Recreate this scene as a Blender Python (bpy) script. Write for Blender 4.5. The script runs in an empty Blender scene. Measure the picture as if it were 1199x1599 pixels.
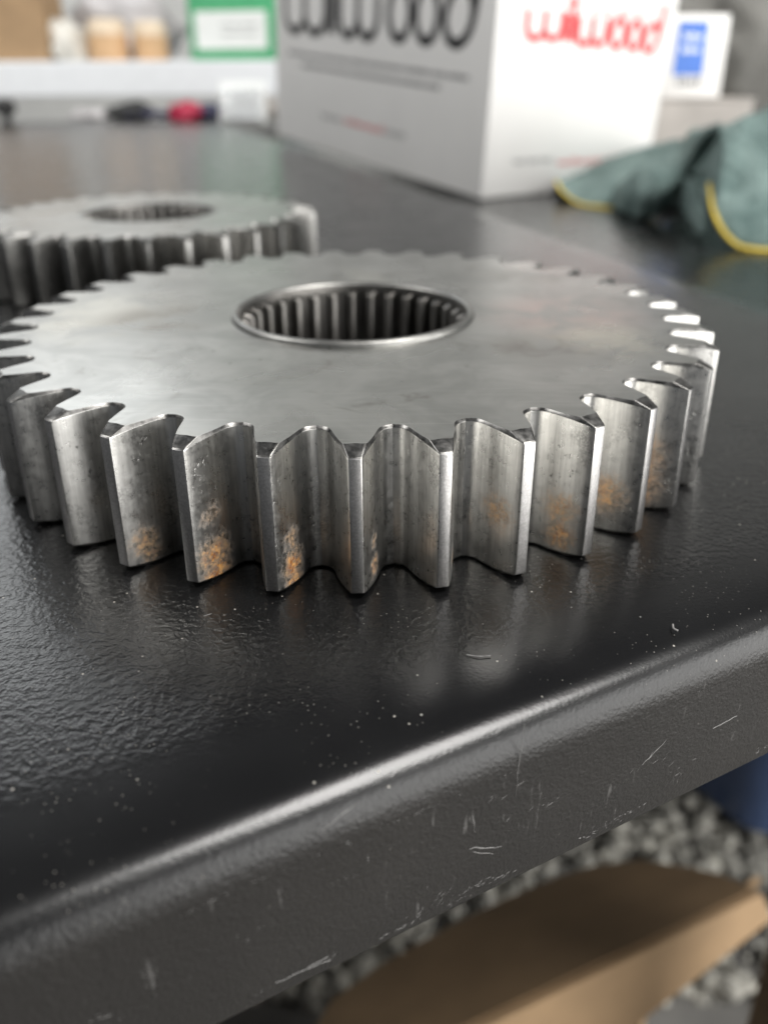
import bpy, bmesh, math, random
from mathutils import Vector, Matrix, noise
random.seed(7)
MM = 0.001
sc = bpy.context.scene
col = sc.collection

# ------------------------------------------------------------------ camera
F_PX, PITCH, ROLL, PPX, PPY, CAM_Z = 1305.27, 0.42879, -0.00604, 600.0, 720.04, 60.87
IMG_W, IMG_H = 1199.0, 1599.0
cX = Vector((1, 0, 0)); cF = Vector((0, math.cos(PITCH), -math.sin(PITCH))); cU = Vector((0, math.sin(PITCH), math.cos(PITCH)))
cr, sr = math.cos(ROLL), math.sin(ROLL)
cR = cX * cr + cU * sr; cV = cU * cr - cX * sr
CAM = Vector((0, 0, CAM_Z))
cd = bpy.data.cameras.new('camera'); cam = bpy.data.objects.new('camera', cd); col.objects.link(cam)
cam.matrix_world = Matrix(((cR.x, cV.x, -cF.x, 0), (cR.y, cV.y, -cF.y, 0), (cR.z, cV.z, -cF.z, CAM_Z * MM), (0, 0, 0, 1)))
cd.sensor_fit = 'VERTICAL'; cd.sensor_height = 24.0; cd.sensor_width = 18.0
cd.lens = F_PX * 24.0 / IMG_H
cd.shift_y = -(IMG_H / 2 - PPY) / IMG_H
cd.shift_x = -(PPX - IMG_W / 2) / IMG_H
cd.clip_start = 0.004; cd.clip_end = 50
cd.dof.use_dof = True
cd.dof.focus_distance = 0.101
cd.dof.aperture_fstop = cd.lens / 1.85          # aperture 1.85 mm across
cd.dof.aperture_blades = 0
sc.camera = cam

# ------------------------------------------------------------------ light
w = bpy.data.worlds.new('World'); sc.world = w; w.use_nodes = True
bg = w.node_tree.nodes['Background']
bg.inputs[0].default_value = (0.80, 0.84, 0.90, 1); bg.inputs[1].default_value = 0.14

def area(name, loc, target, sx, sy, energy, color):
    ld = bpy.data.lights.new(name, 'AREA'); ld.shape = 'RECTANGLE'; ld.size = sx; ld.size_y = sy
    ld.energy = energy; ld.color = color
    o = bpy.data.objects.new(name, ld); col.objects.link(o)
    o.location = loc
    o.rotation_euler = (Vector(target) - Vector(loc)).to_track_quat('-Z', 'Y').to_euler()
    return o
area('door_daylight', (1.90, -0.95, 0.35), (0.05, 0.25, 0.0), 2.8, 1.8, 74, (1.0, 0.99, 0.97))
area('ceiling_lamp', (0.95, -0.30, 1.9), (0.05, 0.10, 0.0), 1.0, 0.8, 52, (1.0, 0.98, 0.95))
area('rear_sheen_light', (-1.15, 2.2, 1.3), (-0.3, 0.6, 0.0), 1.2, 0.8, 9, (0.95, 0.98, 1.0))  # unseen light added for sheen on the bench's left, no window known there
area('left_fill', (-1.5, 0.15, 1.5), (-0.2, 1.2, 0.05), 1.0, 0.6, 23, (1.0, 0.99, 0.97))  # added fill that brightens the carton's left side, no such lamp known
sc.view_settings.view_transform = 'Standard'
sc.view_settings.look = 'None'
sc.view_settings.exposure = 0.22
sc.view_settings.gamma = 1.0
sc.view_settings.use_curve_mapping = False
sc.cycles.use_denoising = True
sc.cycles.max_bounces = 6; sc.cycles.diffuse_bounces = 3; sc.cycles.glossy_bounces = 4
sc.cycles.adaptive_threshold = 0.02

# ------------------------------------------------------------------ helpers
def ray(u, v):
    a, b = u - PPX, v - PPY
    x = a * cr + b * sr; y = -a * sr + b * cr
    return cX * (x / F_PX) - cU * (y / F_PX) + cF
def onz(u, v, z):                                  # point (mm) at height z behind pixel u, v of the photograph
    d = ray(u, v); return CAM + d * ((z - CAM.z) / d.z)
def ony(u, v, y):
    d = ray(u, v); return CAM + d * (y / d.y)
def oncyl(u, v, cx, cy, r):
    d = ray(u, v); ox, oy = CAM.x - cx, CAM.y - cy
    A = d.x * d.x + d.y * d.y; B = 2 * (ox * d.x + oy * d.y); Cc = ox * ox + oy * oy - r * r
    D = max(0, B * B - 4 * A * Cc)
    return CAM + d * ((-B - math.sqrt(D)) / (2 * A))

def link(name, me, mats=None, parent=None):
    o = bpy.data.objects.new(name, me); col.objects.link(o)
    if mats is not None and not me.materials:
        for m in (mats if isinstance(mats, (list, tuple)) else [mats]): me.materials.append(m)
    if parent is not None: o.parent = parent
    return o
def tag(o, label, cat, group=None):
    o['label'] = label; o['category'] = cat
    if group: o['group'] = group
    return o
def thing(name, label, cat, loc=(0, 0, 0), rot=(0, 0, 0), group=None):
    o = bpy.data.objects.new(name, None); col.objects.link(o); o.empty_display_size = 0.01
    o.location = Vector(loc) * MM; o.rotation_euler = rot
    return tag(o, label, cat, group)
def mesh(verts, faces, mi=None, smooth=None, sharp=None):
    me = bpy.data.meshes.new('mesh')
    me.from_pydata([Vector(v) * MM for v in verts], [], faces)
    if mi: me.polygons.foreach_set('material_index', mi)
    if smooth is True: me.polygons.foreach_set('use_smooth', [True] * len(me.polygons))
    elif smooth: me.polygons.foreach_set('use_smooth', smooth)
    me.update()
    if sharp: me.set_sharp_from_angle(angle=math.radians(sharp))
    return me
def bm_mesh(bm, smooth=False, sharp=None):
    bmesh.ops.recalc_face_normals(bm, faces=bm.faces)
    me = bpy.data.meshes.new('mesh'); bm.to_mesh(me); bm.free()
    me.transform(Matrix.Scale(MM, 4))
    if smooth: me.polygons.foreach_set('use_smooth', [True] * len(me.polygons))
    if sharp: me.set_sharp_from_angle(angle=math.radians(sharp))
    return me
def box_bm(bm, x0, x1, y0, y1, z0, z1, bev=0.0, seg=2):
    r = bmesh.ops.create_cube(bm, size=1)
    vs = r['verts']
    for v in vs:
        v.co = Vector(((x0 + x1) / 2 + v.co.x * (x1 - x0), (y0 + y1) / 2 + v.co.y * (y1 - y0), (z0 + z1) / 2 + v.co.z * (z1 - z0)))
    if bev:
        es = list({e for v in vs for e in v.link_edges})
        bmesh.ops.bevel(bm, geom=es, offset=bev, segments=seg, affect='EDGES', profile=0.5)
def box_me(*a, bev=0.0, seg=2, smooth=False):
    bm = bmesh.new(); box_bm(bm, *a, bev=bev, seg=seg); return bm_mesh(bm, smooth, 40 if smooth else None)
def lathe_me(prof, n, smooth=True, sharp=35, cap=True):
    vs, fs = [], []
    for r, z in prof:
        for k in range(n):
            a = 2 * math.pi * k / n; vs.append((r * math.cos(a), r * math.sin(a), z))
    for i in range(len(prof) - 1):
        for k in range(n):
            k2 = (k + 1) % n
            fs.append((i * n + k, i * n + k2, (i + 1) * n + k2, (i + 1) * n + k))
    if cap:
        fs.append(tuple(range(n - 1, -1, -1))); fs.append(tuple((len(prof) - 1) * n + k for k in range(n)))
    me = mesh(vs, fs, None, smooth, sharp); return me
def tube_me(pts, rad, n=8, taper=True):
    pts = [Vector(p) for p in pts]; vs, fs = [], []
    up = Vector((0, 0, 1))
    for i, p in enumerate(pts):
        t = (pts[min(i + 1, len(pts) - 1)] - pts[max(i - 1, 0)]).normalized()
        s = t.cross(up); s = s.normalized() if s.length > 1e-4 else Vector((1, 0, 0))
        q = s.cross(t)
        for k in range(n):
            a = 2 * math.pi * k / n; vs.append(p + (s * math.cos(a) + q * math.sin(a)) * rad)
    for i in range(len(pts) - 1):
        for k in range(n):
            k2 = (k + 1) % n; fs.append((i * n + k, i * n + k2, (i + 1) * n + k2, (i + 1) * n + k))
    fs.append(tuple(range(n - 1, -1, -1))); fs.append(tuple((len(pts) - 1) * n + k for k in range(n)))
    return mesh(vs, fs, None, True)
def spline(pts, n):                                 # Catmull-Rom through points
    pts = [Vector(p) for p in pts]; out = []
    for i in range(len(pts) - 1):
        p0 = pts[max(i - 1, 0)]; p1 = pts[i]; p2 = pts[i + 1]; p3 = pts[min(i + 2, len(pts) - 1)]
        for k in range(n):
            t = k / n
            out.append(0.5 * ((2 * p1) + (p2 - p0) * t + (2 * p0 - 5 * p1 + 4 * p2 - p3) * t * t + (3 * p1 - p0 - 3 * p2 + p3) * t ** 3))
    out.append(pts[-1]); return out

# ------------------------------------------------------------------ material helpers
class NT:
    def __init__(s, name):
        s.m = bpy.data.materials.new(name); s.m.use_nodes = True; s.t = s.m.node_tree
        s.b = s.t.nodes['Principled BSDF']; s.out = s.t.nodes['Material Output']
    def n(s, typ, **kw):
        nd = s.t.nodes.new(typ)
        for k, v in kw.items():
            if k.startswith('i_'):
                nd.inputs[int(k[2:]) if k[2:].isdigit() else k[2:]].default_value = v
            else: setattr(nd, k, v)
        return nd
    def l(s, a, b): s.t.links.new(a, b)
    def pos(s, scale=1000.0, obj=False):
        if obj: src = s.n('ShaderNodeTexCoord').outputs['Object']
        else: src = s.n('ShaderNodeNewGeometry').outputs['Position']
        v = s.n('ShaderNodeVectorMath', operation='SCALE'); v.inputs['Scale'].default_value = scale
        s.l(src, v.inputs[0]); return v.outputs[0]
    def map(s, vec, scale=(1, 1, 1), rot=(0, 0, 0), loc=(0, 0, 0)):
        mp = s.n('ShaderNodeMapping'); s.l(vec, mp.inputs['Vector'])
        mp.inputs['Scale'].default_value = scale; mp.inputs['Rotation'].default_value = rot; mp.inputs['Location'].default_value = loc
        return mp.outputs[0]
    def noise(s, vec, scale, detail=4, rough=0.55, dist=0.0):
        nd = s.n('ShaderNodeTexNoise'); s.l(vec, nd.inputs['Vector'])
        nd.inputs['Scale'].default_value = scale; nd.inputs['Detail'].default_value = min(detail, 3)
        nd.inputs['Roughness'].default_value = rough; nd.inputs['Distortion'].default_value = dist
        return nd.outputs['Fac']
    def vor(s, vec, scale, feature='F1', out='Distance', rnd=1.0):
        nd = s.n('ShaderNodeTexVoronoi'); nd.feature = feature; s.l(vec, nd.inputs['Vector'])
        nd.inputs['Scale'].default_value = scale; nd.inputs['Randomness'].default_value = rnd
        return nd.outputs[out]
    def ramp(s, fac, stops):
        nd = s.n('ShaderNodeValToRGB'); s.l(fac, nd.inputs[0]); e = nd.color_ramp.elements
        while len(e) < len(stops): e.new(0.5)
        for k, (p, c) in enumerate(stops):
            e[k].position = p; e[k].color = (c, c, c, 1) if isinstance(c, (int, float)) else (*c, 1)
        return nd.outputs[0]
    def step(s, v, a, b, c=0.0, d=1.0, smooth=True):
        nd = s.n('ShaderNodeMapRange'); nd.interpolation_type = 'SMOOTHSTEP' if smooth else 'LINEAR'
        s.l(v, nd.inputs[0])
        for k, x in zip((1, 2, 3, 4), (a, b, c, d)): nd.inputs[k].default_value = x
        return nd.outputs[0]
    def math(s, op, a, b=None, clamp=False):
        nd = s.n('ShaderNodeMath', operation=op, use_clamp=clamp)
        for k, x in enumerate((a, b)):
            if x is None: continue
            if isinstance(x, (int, float)): nd.inputs[k].default_value = x
            else: s.l(x, nd.inputs[k])
        return nd.outputs[0]
    def mix(s, fac, a, b):
        nd = s.n('ShaderNodeMix', data_type='RGBA')
        for k, x in ((0, fac), (6, a), (7, b)):
            if isinstance(x, (int, float)): nd.inputs[k].default_value = x
            elif isinstance(x, (tuple, list)): nd.inputs[k].default_value = (*x, 1)
            else: s.l(x, nd.inputs[k])
        return nd.outputs[2]
    def bump(s, h, strength=0.3, dist=0.1, normal=None):
        nd = s.n('ShaderNodeBump'); s.l(h, nd.inputs['Height'])
        nd.inputs['Strength'].default_value = strength; nd.inputs['Distance'].default_value = dist * MM
        if normal is not None: s.l(normal, nd.inputs['Normal'])
        return nd.outputs[0]
    def bevel(s, r, samples=6):
        nd = s.n('ShaderNodeBevel', samples=samples); nd.inputs['Radius'].default_value = r * MM; return nd.outputs[0]
    def set(s, **kw):
        names = dict(color='Base Color', rough='Roughness', metal='Metallic', normal='Normal', spec='Specular IOR Level', coat='Coat Weight', coat_rough='Coat Roughness', trans='Transmission Weight', sheen='Sheen Weight', sheen_rough='Sheen Roughness', aniso='Anisotropic', tangent='Tangent', ior='IOR', sub='Subsurface Weight')
        for k, x in kw.items():
            i = s.b.inputs[names[k]]
            if isinstance(x, (int, float)): i.default_value = x
            elif isinstance(x, (tuple, list)): i.default_value = (*x, 1)
            else: s.l(x, i)
        return s.m
def plain(name, c, rough=0.6, metal=0.0, var=0.12, scale=0.05, bump=0.0, bscale=1.0, spec=0.5, **kw):
    t = NT(name); p = t.pos()
    nz = t.noise(p, scale, 5)
    f = t.step(nz, 0.3, 0.7, smooth=False)
    t.set(color=t.mix(f, tuple(x * (1 - var) for x in c), tuple(min(1, x * (1 + var)) for x in c)), rough=rough, metal=metal, spec=spec, **kw)
    if bump: t.set(normal=t.bump(t.noise(p, bscale, 4), bump, 1.0))
    return t.m

# ------------------------------------------------------------------ gear data (mm)
G1 = Vector((-5.65, 155.1, 0)); G1_N = 37; GEAR_H = 20.87
G1_PH = math.radians(-46.72)                       # azimuth of the first tooth, measured from straight towards the camera
G2 = Vector((-78.0, 289.0, 0)); G2_N = 31

# rust stains: photo pixel, radius mm, strength
RUST = [((330, 862), 3.0, 1.0), ((338, 890), 2.6, 1.0), ((362, 888), 1.3, .8), ((322, 800), 1.8, .55), ((455, 880), 2.4, 1.05), ((462, 905), 2.0, .9), ((452, 838), 1.7, .7),
        ((594, 885), 1.8, .95), ((590, 845), 1.3, .6), ((222, 838), 2.6, .8), ((238, 862), 1.8, .7), ((716, 868), 1.5, .8), ((770, 800), 2.6, .6), ((800, 778), 1.1, .9), ((868, 800), 2.8, .75),
        ((872, 838), 2.4, .85), ((985, 765), 4.6, 1.0), ((992, 722), 4.4, .9), ((945, 770), 3.2, .75), ((1050, 745), 4.6, 1.0), ((60, 740), 2.4, .8), ((210, 765), 1.0, .7)]

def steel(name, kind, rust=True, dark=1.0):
    """kind: top (ground face), flank (tooth sides), land (tooth tips), bore"""
    t = NT(name); p = t.pos(); po = t.pos(obj=True)
    n1 = t.noise(p, 0.06, 6, 0.6, 0.6); n2 = t.noise(p, 0.9, 5, 0.65); n3 = t.noise(p, 3.2, 3, 0.6)
    if kind == 'top':
        blotch = t.noise(t.map(p, (1, 1, 1), loc=(13, 5, 0)), 0.085, 7, 0.65, 0.5)
        c = t.mix(t.step(blotch, 0.35, 0.68), (0.325, 0.327, 0.315), (0.425, 0.425, 0.41))
        streak = t.noise(t.map(p, (0.10, 1.1, 1), (0, 0, 0.5)), 1.0, 5, 0.7)
        c = t.mix(t.step(streak, 0.45, 0.8, 0, 0.22), c, (0.27, 0.265, 0.25))
        pits = t.step(t.vor(p, 0.30), 0.05, 0.11, 1, 0)
        pitm = t.step(t.noise(p, 0.05, 2), 0.5, 0.62)
        pf = t.math('MULTIPLY', pits, pitm)
        c = t.mix(t.math('MULTIPLY', t.step(t.noise(t.map(p, (0.05, 3.2, 1), (0, 0, -0.35)), 1.0, 3, 0.6), 0.60, 0.68), 0.5), c, (0.52, 0.52, 0.50))
        c = t.mix(t.math('MULTIPLY', t.step(t.noise(t.map(p, loc=(40, 7, 0)), 0.09, 3, 0.7, 0.8), 0.58, 0.72), 0.45), c, (0.16, 0.145, 0.125))
        c = t.mix(t.math('MULTIPLY', pf, 0.75), c, (0.10, 0.085, 0.07))
        for (pu, pv, rr, cc, amt) in ((150, 490, 22, (0.55, 0.53, 0.47), .40), (240, 500, 15, (0.17, 0.15, 0.125), .45), (880, 490, 20, (0.50, 0.36, 0.33), .35), (930, 530, 15, (0.58, 0.55, 0.46), .4), (840, 545, 12, (0.15, 0.135, 0.115), .4)):  # the reddish spot paints in the red logo's reflection
            dn = t.n('ShaderNodeVectorMath', operation='DISTANCE'); t.l(p, dn.inputs[0]); dn.inputs[1].default_value = onz(pu, pv, GEAR_H)
            c = t.mix(t.math('MULTIPLY', t.math('MULTIPLY', t.step(dn.outputs['Value'], rr * .25, rr, amt, 0), t.step(blotch, 0.36, 0.58)), 1.6, True), c, cc)
        wear = t.step(t.noise(p, 0.028, 6, 0.7, 0.4), 0.56, 0.70)
        c = t.mix(t.math('MULTIPLY', wear, 0.30), c, (0.56, 0.54, 0.48))
        r = t.step(n1, 0.3, 0.7, 0.25, 0.34, False)
        r = t.math('ADD', r, t.math('MULTIPLY', wear, 0.10))
        t.set(color=c, metal=1.0, rough=r)
        h = t.math('ADD', t.math('MULTIPLY', n2, 0.5), t.math('MULTIPLY', streak, 0.6))
        t.set(normal=t.bump(h, 0.10, 0.05))
        return t.m
    if kind == 'chamfer':
        c = t.mix(t.step(n2, 0.35, 0.7), (0.12, 0.118, 0.112), (0.21, 0.205, 0.198))
        tool = t.noise(t.map(po, (0.3, 5, 9)), 1.0, 3)
        t.set(color=c, metal=1.0, rough=t.step(n2, 0.3, 0.7, 0.25, 0.42, False), normal=t.bump(tool, 0.12, 0.06))
        return t.m
    if kind == 'land':
        sep = t.n('ShaderNodeSeparateXYZ'); t.l(po, sep.inputs[0])
        wob = t.math('ADD', sep.outputs[2], t.math('MULTIPLY', t.noise(po, 0.6, 2), 0.25))
        wv = t.math('SINE', t.math('MULTIPLY', wob, 2 * math.pi / 0.17))
        c = t.mix(t.step(n3, 0.3, 0.75), (0.40, 0.39, 0.38), (0.56, 0.55, 0.54))
        c = t.mix(t.step(wv, -1, 0.2, 0.14, 0.0), c, (0.12, 0.12, 0.12))
        t.set(color=c, metal=1.0, rough=0.36, normal=t.bump(wv, 0.25, 0.03))
        return t.m
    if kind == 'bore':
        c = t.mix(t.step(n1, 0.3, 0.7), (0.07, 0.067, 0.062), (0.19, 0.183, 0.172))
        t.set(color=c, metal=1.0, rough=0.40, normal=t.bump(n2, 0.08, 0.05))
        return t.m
    # flank
    vert = t.noise(t.map(p, (2.2, 2.2, 0.10)), 1.0, 5, 0.65)
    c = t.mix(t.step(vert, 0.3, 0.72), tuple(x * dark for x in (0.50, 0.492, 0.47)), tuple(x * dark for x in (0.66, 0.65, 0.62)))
    soot = t.math('MULTIPLY', t.step(t.noise(p, 0.16, 5, 0.7, 0.5), 0.50, 0.68), t.step(n3, 0.38, 0.60))
    c = t.mix(t.math('MULTIPLY', soot, 0.42), c, (0.055, 0.052, 0.05))
    pit = t.math('MULTIPLY', t.step(t.noise(t.map(p, (1, 1, 0.6)), 2.1, 4, 0.6, 0.5), 0.60, 0.68), t.step(t.noise(p, 0.14, 3), 0.50, 0.63))
    c = t.mix(t.math('MULTIPLY', pit, 0.7), c, (0.05, 0.048, 0.045))
    rough = t.step(n2, 0.3, 0.7, 0.25, 0.38, False)
    metal = 1.0
    hgt = t.math('SUBTRACT', t.math('MULTIPLY', n2, 0.4), pit)
    if rust:
        wob = t.n('ShaderNodeTexNoise'); t.l(p, wob.inputs['Vector']); wob.inputs['Scale'].default_value = 0.9; wob.inputs['Detail'].default_value = 5
        woff = t.n('ShaderNodeVectorMath', operation='MULTIPLY_ADD'); t.l(wob.outputs['Color'], woff.inputs[0])
        woff.inputs[1].default_value = (2.6, 2.6, 2.6); woff.inputs[2].default_value = (-1.3, -1.3, -1.3)
        pw = t.n('ShaderNodeVectorMath', operation='ADD'); t.l(p, pw.inputs[0]); t.l(woff.outputs[0], pw.inputs[1])
        acc = None
        for (px_, r_, s_) in RUST:
            q = oncyl(px_[0], px_[1], G1.x, G1.y, 61.6 if px_[0] < 900 else 60.2)
            dn = t.n('ShaderNodeVectorMath', operation='DISTANCE'); t.l(pw.outputs[0], dn.inputs[0]); dn.inputs[1].default_value = q
            v = t.step(dn.outputs['Value'], r_ * 0.15, r_ * 1.5, s_, 0)
            acc = v if acc is None else t.math('MAXIMUM', acc, v)
        grain = t.noise(p, 1.3, 6, 0.75)
        ram = t.math('MULTIPLY', acc, t.step(grain, 0.34, 0.60), True)
        core = t.step(t.math('MULTIPLY', acc, t.noise(p, 1.9, 5, 0.7)), 0.30, 0.56)
        halo = t.math('MULTIPLY', t.step(acc, 0.0, 0.7), 0.5)
        c = t.mix(halo, c, (0.42, 0.31, 0.17))
        rc = t.mix(t.step(t.noise(p, 1.1, 5, 0.7), 0.40, 0.62), (0.22, 0.075, 0.018), (0.72, 0.37, 0.115))
        rf = t.math('MAXIMUM', t.math('MULTIPLY', ram, 0.85), core, True)
        c = t.mix(rf, c, rc)
        metal = t.math('SUBTRACT', 1.0, t.math('MULTIPLY', rf, 0.95), True)
        rough = t.math('ADD', rough, t.math('MULTIPLY', rf, 0.5), True)
    t.set(color=c, metal=metal, rough=rough, normal=t.bump(hgt, 0.35, 0.12))
    return t.m

M = {}
M['top'] = steel('ground_steel', 'top'); M['flank'] = steel('tooth_flank_steel', 'flank'); M['chamfer'] = steel('chamfer_steel', 'chamfer')
M['collar'] = plain('collar_steel', (0.23, 0.228, 0.217), 0.42, 1.0, var=0.2, scale=0.3)
M['land'] = steel('turned_tip_steel', 'land'); M['bore'] = steel('bore_steel', 'bore'); M['shade_toned'] = steel('shade_toned_tooth_steel', 'flank', False, 0.45)  # last one: rear gear's teeth, shade between them put into a darker colour

def bench_paint():
    t = NT('black_powder_coat'); p = t.pos()
    uvn = t.n('ShaderNodeAttribute', attribute_name='inset')     # mm in from the sheet's edge fold
    ins = uvn.outputs['Fac']
    flat = t.step(ins, 11.0, 17.0)
    w1 = t.noise(p, 1.0, 2, 0.5, 0.4)
    w2 = t.noise(p, 2.3, 1, 0.5)
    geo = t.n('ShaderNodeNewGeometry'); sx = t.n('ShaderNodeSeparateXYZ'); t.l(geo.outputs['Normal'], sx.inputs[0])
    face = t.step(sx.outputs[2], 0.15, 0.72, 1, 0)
    h = t.math('ADD', t.math('MULTIPLY', w1, t.math('ADD', 0.03, flat)), t.math('MULTIPLY', w2, t.math('ADD', 0.10, t.math('MULTIPLY', flat, 0.14))))
    h = t.math('ADD', h, t.math('MULTIPLY', t.math('MULTIPLY', t.math('ADD', w1, w2), t.step(sx.outputs[2], 0.3, 0.9, 1, 0)), 0.62))
    sy = t.n('ShaderNodeSeparateXYZ'); t.l(p, sy.inputs[0]); h = t.math('MULTIPLY', h, t.step(sy.outputs[1], 190, 520, 1.0, 0.12))   # coating lies smoother towards the far end
    spk = t.math('MULTIPLY', t.step(t.vor(p, 0.42), 0.035, 0.075, 1, 0), t.step(t.noise(p, 0.11, 2), 0.42, 0.56))
    spk2 = t.math('MULTIPLY', t.step(t.vor(t.map(p, (1, 1, 1), loc=(3, 8, 1)), 1.25), 0.06, 0.12, 1, 0), t.step(t.noise(p, 0.055, 3), 0.48, 0.60))
    dust = t.math('MAXIMUM', spk, t.math('MULTIPLY', spk2, 0.55))
    haze = t.math('MULTIPLY', t.step(t.noise(p, 0.03, 6, 0.65), 0.42, 0.7), 0.5)
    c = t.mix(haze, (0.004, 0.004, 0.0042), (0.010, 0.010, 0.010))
    scr = t.step(t.noise(t.map(p, (0.9, 0.9, 0.12), (0.25, 0.35, 0.4)), 1.0, 4, 0.7), 0.60, 0.68)
    scr = t.math('MULTIPLY', t.math('MULTIPLY', scr, face), t.step(t.noise(p, 0.10, 3), 0.5, 0.62))
    c = t.mix(t.math('MULTIPLY', dust, 0.6), c, (0.5, 0.47, 0.42))
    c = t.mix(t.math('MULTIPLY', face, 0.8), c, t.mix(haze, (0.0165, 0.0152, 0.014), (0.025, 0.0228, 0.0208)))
    c = t.mix(t.math('MULTIPLY', scr, 0.35), c, (0.16, 0.155, 0.15))
    r = t.step(t.noise(p, 0.05, 4), 0.3, 0.7, 0.21, 0.29, False)
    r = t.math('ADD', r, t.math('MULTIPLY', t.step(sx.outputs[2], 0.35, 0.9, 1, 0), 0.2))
    r = t.math('ADD', r, t.math('MULTIPLY', dust, 0.4))
    t.set(color=c, rough=r, normal=t.bump(h, 0.55, 0.24), spec=0.4, coat=0.12, coat_rough=0.22)
    return t.m
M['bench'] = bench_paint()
M['scratch'] = plain('scuffed_paint', (0.17, 0.165, 0.16), 0.5, var=0.4, scale=1.5)
M['carton'] = plain('white_carton', (0.76, 0.75, 0.73), 0.45, var=0.03, scale=0.02, bump=0.03, bscale=0.4)
M['black_ink'] = plain('black_ink', (0.012, 0.012, 0.013), 0.4)
M['grey_ink'] = plain('grey_ink', (0.20, 0.20, 0.20), 0.5)
M['red_ink'] = plain('red_ink', (0.55, 0.012, 0.018), 0.45)
M['blue_ink'] = plain('blue_ink', (0.03, 0.14, 0.52), 0.4)
M['beige_carton'] = plain('beige_carton', (0.42, 0.39, 0.36), 0.7, scale=0.03)
M['kraft'] = plain('kraft_cardboard', (0.37, 0.245, 0.135), 0.75, var=0.1, scale=0.03, bump=0.15, bscale=0.3)
M['kraft_edge'] = plain('cut_cardboard', (0.55, 0.38, 0.22), 0.8)
M['wood'] = plain('pale_wood', (0.62, 0.40, 0.22), 0.6, var=0.12, scale=0.05)
M['wood_end'] = plain('wood_end_grain', (0.75, 0.62, 0.46), 0.6)
M['white_board'] = plain('white_melamine', (0.82, 0.84, 0.86), 0.35, var=0.03)
M['wall'] = plain('grey_wall', (0.58, 0.58, 0.56), 0.85, var=0.12, scale=0.004)
M['green'] = plain('green_print', (0.07, 0.38, 0.17), 0.45, var=0.1)
M['dark_green'] = plain('dark_green_print', (0.02, 0.07, 0.035), 0.5)
M['label_white'] = plain('label_paper', (0.82, 0.84, 0.82), 0.5, var=0.03)
M['grey_bag'] = plain('grey_plastic_bag', (0.50, 0.48, 0.48), 0.4, var=0.25, scale=0.02)
M['white_bag'] = plain('white_plastic_bag', (0.72, 0.70, 0.64), 0.35, var=0.2, scale=0.03)
M['grey_canvas'] = plain('grey_canvas', (0.15, 0.147, 0.135), 0.85, var=0.25, scale=0.02, bump=0.2, bscale=0.6)
M['rubber'] = plain('black_rubber', (0.02, 0.02, 0.02), 0.6)
M['red_plastic'] = plain('red_plastic', (0.45, 0.015, 0.06), 0.4)
M['navy_plastic'] = plain('navy_plastic', (0.03, 0.03, 0.07), 0.4)
M['tote'] = plain('blue_plastic', (0.055, 0.085, 0.17), 0.33, var=0.06)
M['steel_leg'] = plain('black_leg_paint', (0.02, 0.02, 0.021), 0.45)
M['concrete'] = plain('dirty_concrete', (0.16, 0.155, 0.145), 0.9, var=0.3, scale=0.01)
def gravel_mat():
    t = NT('gravel'); p = t.pos(); f = t.noise(p, 0.03, 3, 0.8)
    t.set(color=t.mix(t.step(f, 0.3, 0.7), (0.12, 0.116, 0.105), (0.52, 0.50, 0.44)), rough=0.9, normal=t.bump(t.noise(p, 0.5, 4), 0.4, 1.0)); return t.m
M['gravel'] = gravel_mat()
def clear_mat():
    t = NT('clear_plastic'); t.set(color=(0.95, 0.96, 0.97), rough=0.12, trans=0.75, ior=1.45); return t.m
M['clear'] = clear_mat()
def towel(name, a, b):
    t = NT(name); p = t.pos()
    f = t.noise(p, 0.035, 5, 0.6, 0.6); fz = t.noise(p, 0.55, 4, 0.75)
    c = t.mix(t.step(f, 0.3, 0.7), a, b)
    c = t.mix(t.step(fz, 0.3, 0.7, 0.25, 0), c, tuple(x * 0.5 for x in a))
    t.set(color=c, rough=0.95, sheen=0.12, sheen_rough=0.5, spec=0.1, normal=t.bump(t.math('ADD', fz, t.noise(p, 0.12, 3, 0.6)), 1.0, 3.0)); return t.m
M['towel'] = towel('teal_microfibre', (0.11, 0.172, 0.162), (0.24, 0.33, 0.31))
M['hem'] = plain('yellow_thread', (0.62, 0.46, 0.06), 0.8, var=0.2, scale=0.5, bump=0.5, bscale=1.0)

# ------------------------------------------------------------------ structure: floor under the bench, wall far behind
FLOOR_Z = -700.0
o = link('floor', box_me(-2600, 2600, -1600, 3000, FLOOR_Z - 40, FLOOR_Z), M['concrete']); o['kind'] = 'structure'
o = link('back_wall', box_me(-2600, 2600, 2600, 2680, FLOOR_Z, 1900), M['wall']); o['kind'] = 'structure'

# ------------------------------------------------------------------ workbench: sheet-steel top with a rolled, folded edge
fd = Vector((0.88799, 0.45985, 0)); fo = Vector((-0.2, 61.1, 0))
fn = Vector((fd.y, -fd.x, 0))                                # outward normal of the near edge
fo = fo + fn * 1.4
sd = Vector((-0.2945, 0.9557, 0)); so = Vector((113.1, 242.5, 0))
sn = Vector((sd.y, -sd.x, 0))
def isect(p, d, q, e):
    det = d.x * -e.y + e.x * d.y
    t = ((q.x - p.x) * -e.y + e.x * (q.y - p.y)) / det
    return p + d * t
far_p = Vector((-300, 1560, 0)); far_d = Vector((0.97, 0.243, 0)).normalized()
left_p = fo - fd * 900
P = [isect(fo, fd, so, sd), isect(so, sd, far_p, far_d), isect(far_p, far_d, left_p, sd), left_p]     # counter-clockwise from above
def offset_poly(P, ins):
    n = len(P); out = []
    lines = []
    for i in range(n):
        a, b = P[i], P[(i + 1) % n]; d = (b - a).normalized(); nl = Vector((-d.y, d.x, 0))
        lines.append((a + nl * ins, d))
    for i in range(n):
        a = lines[i - 1]; b = lines[i]; out.append(isect(a[0], a[1], b[0], b[1]))
    return out
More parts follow.
